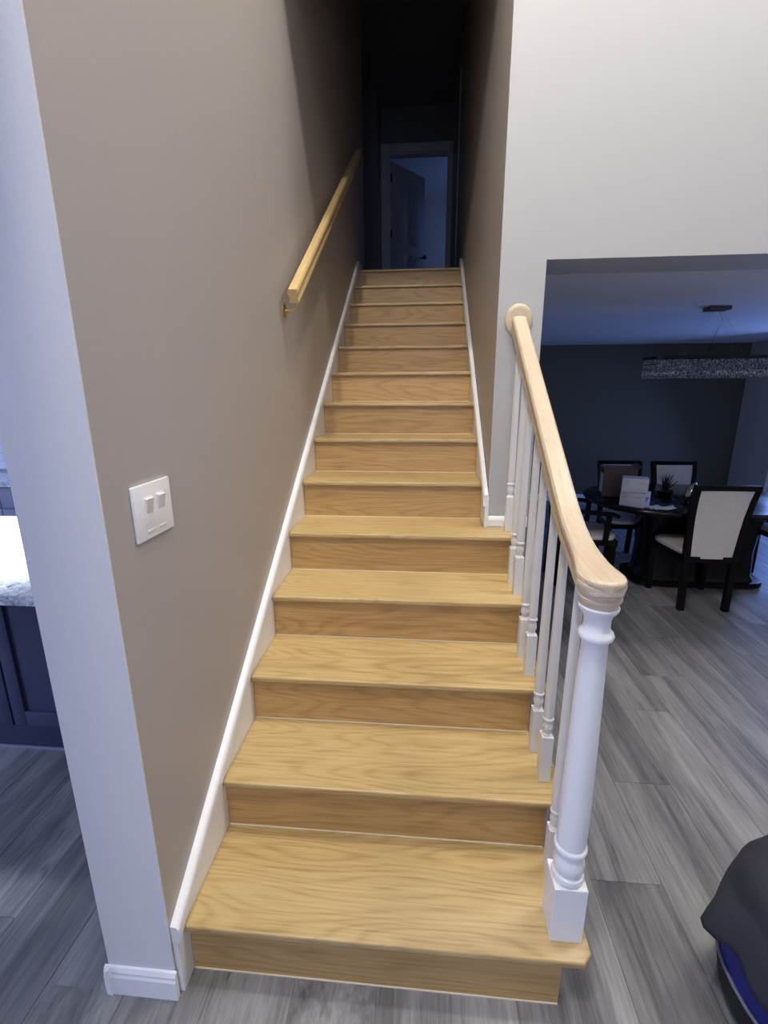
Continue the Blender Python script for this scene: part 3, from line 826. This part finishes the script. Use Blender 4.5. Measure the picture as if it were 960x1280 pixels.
# loose papers and a glass coaster
for k, (x, y, rz) in enumerate(((2.38, 2.74, 0.3), (2.42, 2.68, -0.2))):
    bm = bmesh.new()
    n = 6
    g = [[bm.verts.new((x + (i / n - .5) * 0.14, y + (j / n - .5) * 0.10, TZ + 0.001 + k * 0.004 + 0.016 * k * (i / n) ** 2 + 0.003 * math.sin(i * 1.3 + j))) for j in range(n + 1)] for i in range(n + 1)]
    for i in range(n):
        for j in range(n): bm.faces.new((g[i][j], g[i + 1][j], g[i + 1][j + 1], g[i][j + 1]))
    r = bmesh.ops.extrude_face_region(bm, geom=list(bm.faces))
    for v in [e for e in r['geom'] if isinstance(e, bmesh.types.BMVert)]: v.co.z += 0.001
    bmesh.ops.rotate(bm, cent=(x, y, 0), matrix=Matrix.Rotation(rz, 3, 'Z'), verts=bm.verts)
    o = finish(bm, 'paper_sheet', 'paper')
    tag(o, ['flat white paper sheet under the curled one by the cartons', 'curled white paper sheet lying on top beside the cartons'][k], 'paper', 'papers on the dining table')

# chandelier
CX, CY = 2.80, 3.10
cd = empty('crystal_chandelier', (CX, CY, 1.68), 'long rectangular crystal chandelier with black frame over the dining table', 'chandelier')
CZ0, CZ1 = 1.675, 1.835
ca_, cb_ = 0.46, 0.13
box('canopy', 'bronze_dark', (CX - 0.075, CX + 0.075, CY - 0.055, CY + 0.055, DC - 0.028, DC - 0.001), cd, 0.003)
bm = bmesh.new()
outp = superell(ca_, cb_, 56, 7); inp = superell(ca_ - 0.02, cb_ - 0.02, 56, 7)
ro_ = [[bm.verts.new((CX + x, CY + y, z)) for x, y in P] for P, z in ((outp, CZ1 - 0.018), (outp, CZ1), (inp, CZ1), (inp, CZ1 - 0.018))]
for q in range(4):
    a, b = ro_[q], ro_[(q + 1) % 4]
    for j in range(56): bm.faces.new((a[j], a[(j + 1) % 56], b[(j + 1) % 56], b[j]))
for x in (-0.2, 0.0, 0.2):
    add_box(bm, CX + x - 0.006, CX + x + 0.006, CY - cb_ + 0.012, CY + cb_ - 0.012, CZ1 - 0.014, CZ1 - 0.004)
finish(bm, 'top_frame', 'black_metal', cd)
bm = bmesh.new()
def gem(bm, x, y, z, r, h):
    t = bm.verts.new((x, y, z + h)); b = bm.verts.new((x, y, z - h))
    ring = [bm.verts.new((x + r * math.cos(k * math.pi / 2 + .4), y + r * math.sin(k * math.pi / 2 + .4), z)) for k in range(4)]
    for k in range(4):
        bm.faces.new((ring[k], ring[(k + 1) % 4], t)); bm.faces.new((ring[(k + 1) % 4], ring[k], b))
def perim(a, b, step):
    P = superell(a, b, 400, 7); out = []
    acc = 0.0
    for p, q in zip(P, P[1:] + P[:1]):
        d = math.hypot(q[0] - p[0], q[1] - p[1]); t = step - acc
        while t <= d:
            out.append((p[0] + (q[0] - p[0]) * t / d, p[1] + (q[1] - p[1]) * t / d)); t += step
        acc = d - (t - step)
    return out
for lay, (a, b) in enumerate(((ca_ - 0.006, cb_ - 0.006), (ca_ - 0.02, cb_ - 0.02), (ca_ - 0.05, cb_ - 0.05))):
    for x, y in perim(a, b, 0.0135):
        for q in range(5): gem(bm, CX + x, CY + y, CZ1 - 0.030 - q * 0.015, 0.0065, 0.0075)
        gem(bm, CX + x, CY + y, CZ1 - 0.122, 0.0078, 0.024)
        gem(bm, CX + x, CY + y, CZ0 + 0.006, 0.007, 0.007)
o = finish(bm, 'crystal_strands', 'crystal', cd); o['kind'] = 'stuff'
rndc = random.Random(5)
for sx in (-0.22, 0.22):
    for sy in (-0.05, 0.05):
        tube('suspension_wire', 'crystal', [(CX + sx * 0.15, CY + sy * 0.5, DC - 0.029), (CX + sx * 0.6, CY + sy * 0.8, 2.0), (CX + sx, CY + sy, CZ1 - 0.006)], 0.0006, cd, True, 6)
tube('power_cord', 'black_metal', [(CX + 0.02, CY, DC - 0.029), (CX + 0.05, CY, 2.10), (CX + 0.03, CY - .01, 2.05), (CX + 0.0, CY, 1.95), (CX - 0.01, CY, CZ1 - 0.004)], 0.0012, cd, True, 6)

# ------------------------------------------------------------------ kitchen
isl = empty('kitchen_island', (-1.6, 1.1, 0), 'navy island cabinet with shaker doors behind the pale jamb', 'cabinet')
IX0, IX1, IY0, IY1 = -3.0, -0.61, 0.80, 1.44
box('body', 'navy_paint', (IX0, IX1, IY0, IY1, 0.10, 0.862), isl)
box('toe_board', 'navy_paint', (IX0, IX1, IY0 - 0.012, IY0, 0.003, 0.115), isl, 0.002)
box('shoe_moulding', 'grey_cabinet', (IX0, IX1, IY0 - 0.02, IY0 - 0.012, 0.0, 0.008), isl)
x = IX1
k = 0
while x - 0.6 > IX0 - 0.05:
    a, b = x - 0.595, x - 0.005
    z0, z1 = 0.125, 0.855
    d = box('door', 'navy_paint', (a, b, IY0 - 0.012, IY0, z0, z1), isl)
    for bb in ((a, a + 0.06, z0, z1), (b - 0.06, b, z0, z1)):
        box('stile', 'navy_paint', (bb[0], bb[1], IY0 - 0.024, IY0 - 0.012, bb[2], bb[3]), d, 0.0015)
    for bb in ((z0, z0 + 0.075), (z1 - 0.075, z1)):
        box('door_rail', 'navy_paint', (a + 0.06, b - 0.06, IY0 - 0.024, IY0 - 0.012, bb[0], bb[1]), d, 0.0015)
    x -= 0.6; k += 1
ct = prism('island_worktop', 'granite', [(-3.1, 0.50), (-0.42, 0.50), (-0.42, 1.53), (-3.1, 1.53)], 2, 0.862, 0.9, None, True, 0.003)
tag(ct, 'speckled granite worktop glowing white on the navy island', 'worktop')
bc = empty('base_cabinet', (-2.3, 2.85, 0), 'grey base cabinet with drawers along the far kitchen wall', 'cabinet')
box('body', 'grey_cabinet', (-4.0, -0.4, 2.56, 3.10, 0.1, 0.86), bc)
box('toe_kick', 'black_wood', (-4.0, -0.4, 2.62, 3.10, 0, 0.1), bc)
for k in range(6):
    a = -4.0 + k * 0.6
    d = box('drawer', 'grey_cabinet', (a + 0.004, a + 0.596, 2.54, 2.56, 0.68, 0.85), bc, 0.003)
    tube('drawer_handle', 'plastic_white', [(a + 0.2, 2.54, 0.77), (a + 0.2, 2.515, 0.77), (a + 0.4, 2.515, 0.77), (a + 0.4, 2.54, 0.77)], 0.006, d, True, 8)
    box('cabinet_door', 'grey_cabinet', (a + 0.004, a + 0.596, 2.54, 2.56, 0.11, 0.67), bc, 0.003)
wt = box('kitchen_worktop', 'granite', (-4.05, -0.35, 2.5, 3.115, 0.862, 0.9), None, 0.003)
tag(wt, 'thin pale worktop along the far kitchen wall', 'worktop')
# backsplash tiles, sharing one mesh
bm = bmesh.new(); add_box(bm, -0.0735, 0.0735, -0.008, 0.0, -0.0365, 0.0365, 0.002, 1)
me_t = bpy.data.meshes.new('tile'); bm.to_mesh(me_t); bm.free(); me_t.materials.append(M['tile_white'])
for r_ in range(6):
    for c_ in range(9):
        o = bpy.data.objects.new('tile', me_t); C.objects.link(o); o.parent = kw
        o.location = Vector((-3.7 + c_ * 0.15 + (0.075 if r_ % 2 else 0), 3.12, 0.94 + r_ * 0.076)) - kw.location

# ------------------------------------------------------------------ cloth over a bag at the lower right
BX, BY = 1.665, 0.02
bg = empty('duffel_bag', (BX, BY, 0), 'black and blue bag on the floor under the grey cloth', 'bag')
bm = bmesh.new()
rows = []
for z, k in ((0.0, 0.80), (0.012, 0.90), (0.04, 0.96), (0.08, 0.99), (0.125, 1.0)):
    rows.append([bm.verts.new((BX + x * k, BY + y * k, z)) for x, y in superell(0.232, 0.216, 40, 2.3)])
for a, b in zip(rows, rows[1:]):
    for j in range(40): bm.faces.new((a[j], a[(j + 1) % 40], b[(j + 1) % 40], b[j]))
bm.faces.new(rows[0][::-1]); bm.faces.new(rows[-1])
finish(bm, 'bag_base', 'bag_black', bg, True, 60)
bm = bmesh.new()
rows = []
for z, k in ((0.126, 0.998), (0.19, 0.998), (0.25, 0.97), (0.285, 0.88), (0.31, 0.72), (0.325, 0.5), (0.33, 0.1)):
    rows.append([bm.verts.new((BX + x * k, BY + y * k, z)) for x, y in superell(0.232, 0.216, 40, 2.3)])
for a, b in zip(rows, rows[1:]):
    for j in range(40): bm.faces.new((a[j], a[(j + 1) % 40], b[(j + 1) % 40], b[j]))
bm.faces.new(rows[0][::-1]); bm.faces.new(rows[-1])
finish(bm, 'bag_top', 'bag_blue', bg, True, 60)
P = superell(0.235, 0.219, 40, 2.3)
bm = bmesh.new(); add_sweep(bm, circ(0.005, 8), [(BX + x, BY + y, 0.128) for x, y in P + P[:1]], None, False)
finish(bm, 'piping', 'piping_grey', bg, True, 60)
# draped cloth
bm = bmesh.new()
NA, NR = 72, 26
rndk = random.Random(11)
HEM = [(0, .10, 0), (60, .12, 0), (110, .18, 0), (150, .23, 0), (170, .245, .03), (184, .26, .004), (205, .22, 0), (224, .10, .01), (240, .04, .02), (300, .03, .02), (360, .10, 0)]
def hem_at(a):
    d = math.degrees(a) % 360
    for p, q in zip(HEM, HEM[1:]):
        if p[0] <= d <= q[0]:
            t = (d - p[0]) / (q[0] - p[0]); t = t * t * (3 - 2 * t)
            return p[1] + (q[1] - p[1]) * t, p[2] + (q[2] - p[2]) * t
    return HEM[0][1:]
def drape(a, t):
    # a angle, t 0 centre .. 1 hem
    hem, ext = hem_at(a)
    Rm = 0.246 + 0.006 * math.sin(2 * a + 1.0) + 0.005 * math.sin(5 * a + 0.3)
    c, s = math.cos(a), math.sin(a)
    e = 2.3
    rr = 1.0 / ((abs(c) ** e + abs(s) ** e) ** (1 / e))
    if t < 0.6:
        k = t / 0.6
        r = Rm * rr * 0.93 * math.sin(k * math.pi / 2)
        z = 0.50 - 0.145 * k ** 2.2 + 0.014 * math.sin(3 * a + 5 * k + 1.0) * k + 0.008 * math.sin(7 * a - 9 * k) * k + 0.006 * math.sin(13 * a + 4 * k) * k * k
    else:
        k = (t - 0.6) / 0.4
        zs = 0.355 + 0.014 * math.sin(3 * a + 6.0) + 0.008 * math.sin(7 * a - 9) + 0.006 * math.sin(13 * a + 4)
        fold = 0.006 * math.sin(11 * a + 1.2) * k + 0.004 * math.sin(4 * a + 2) * k
        r = Rm * rr * (0.93 + 0.06 * math.sin(k * math.pi / 2)) + fold + 0.012 * k * k + ext * k
        z = zs - (zs - hem) * (0.3 * k + 0.7 * k * k)
    return (BX + r * c, BY + r * s * 0.93, z)
rows = []
for i in range(1, NR + 1):
    rows.append([bm.verts.new(drape(2 * math.pi * j / NA, i / NR)) for j in range(NA)])
ctr = bm.verts.new((BX, BY, 0.502))
for j in range(NA): bm.faces.new((ctr, rows[0][j], rows[0][(j + 1) % NA]))
for a, b in zip(rows, rows[1:]):
    for j in range(NA): bm.faces.new((a[j], a[(j + 1) % NA], b[(j + 1) % NA], b[j]))
cl = finish(bm, 'draped_cloth', 'cloth_grey', None, True, 180)
sol = cl.modifiers.new('thickness', 'SOLIDIFY'); sol.thickness = 0.004; sol.offset = 1
tag(cl, 'dark grey cloth draped over the bag at the lower right', 'cloth')
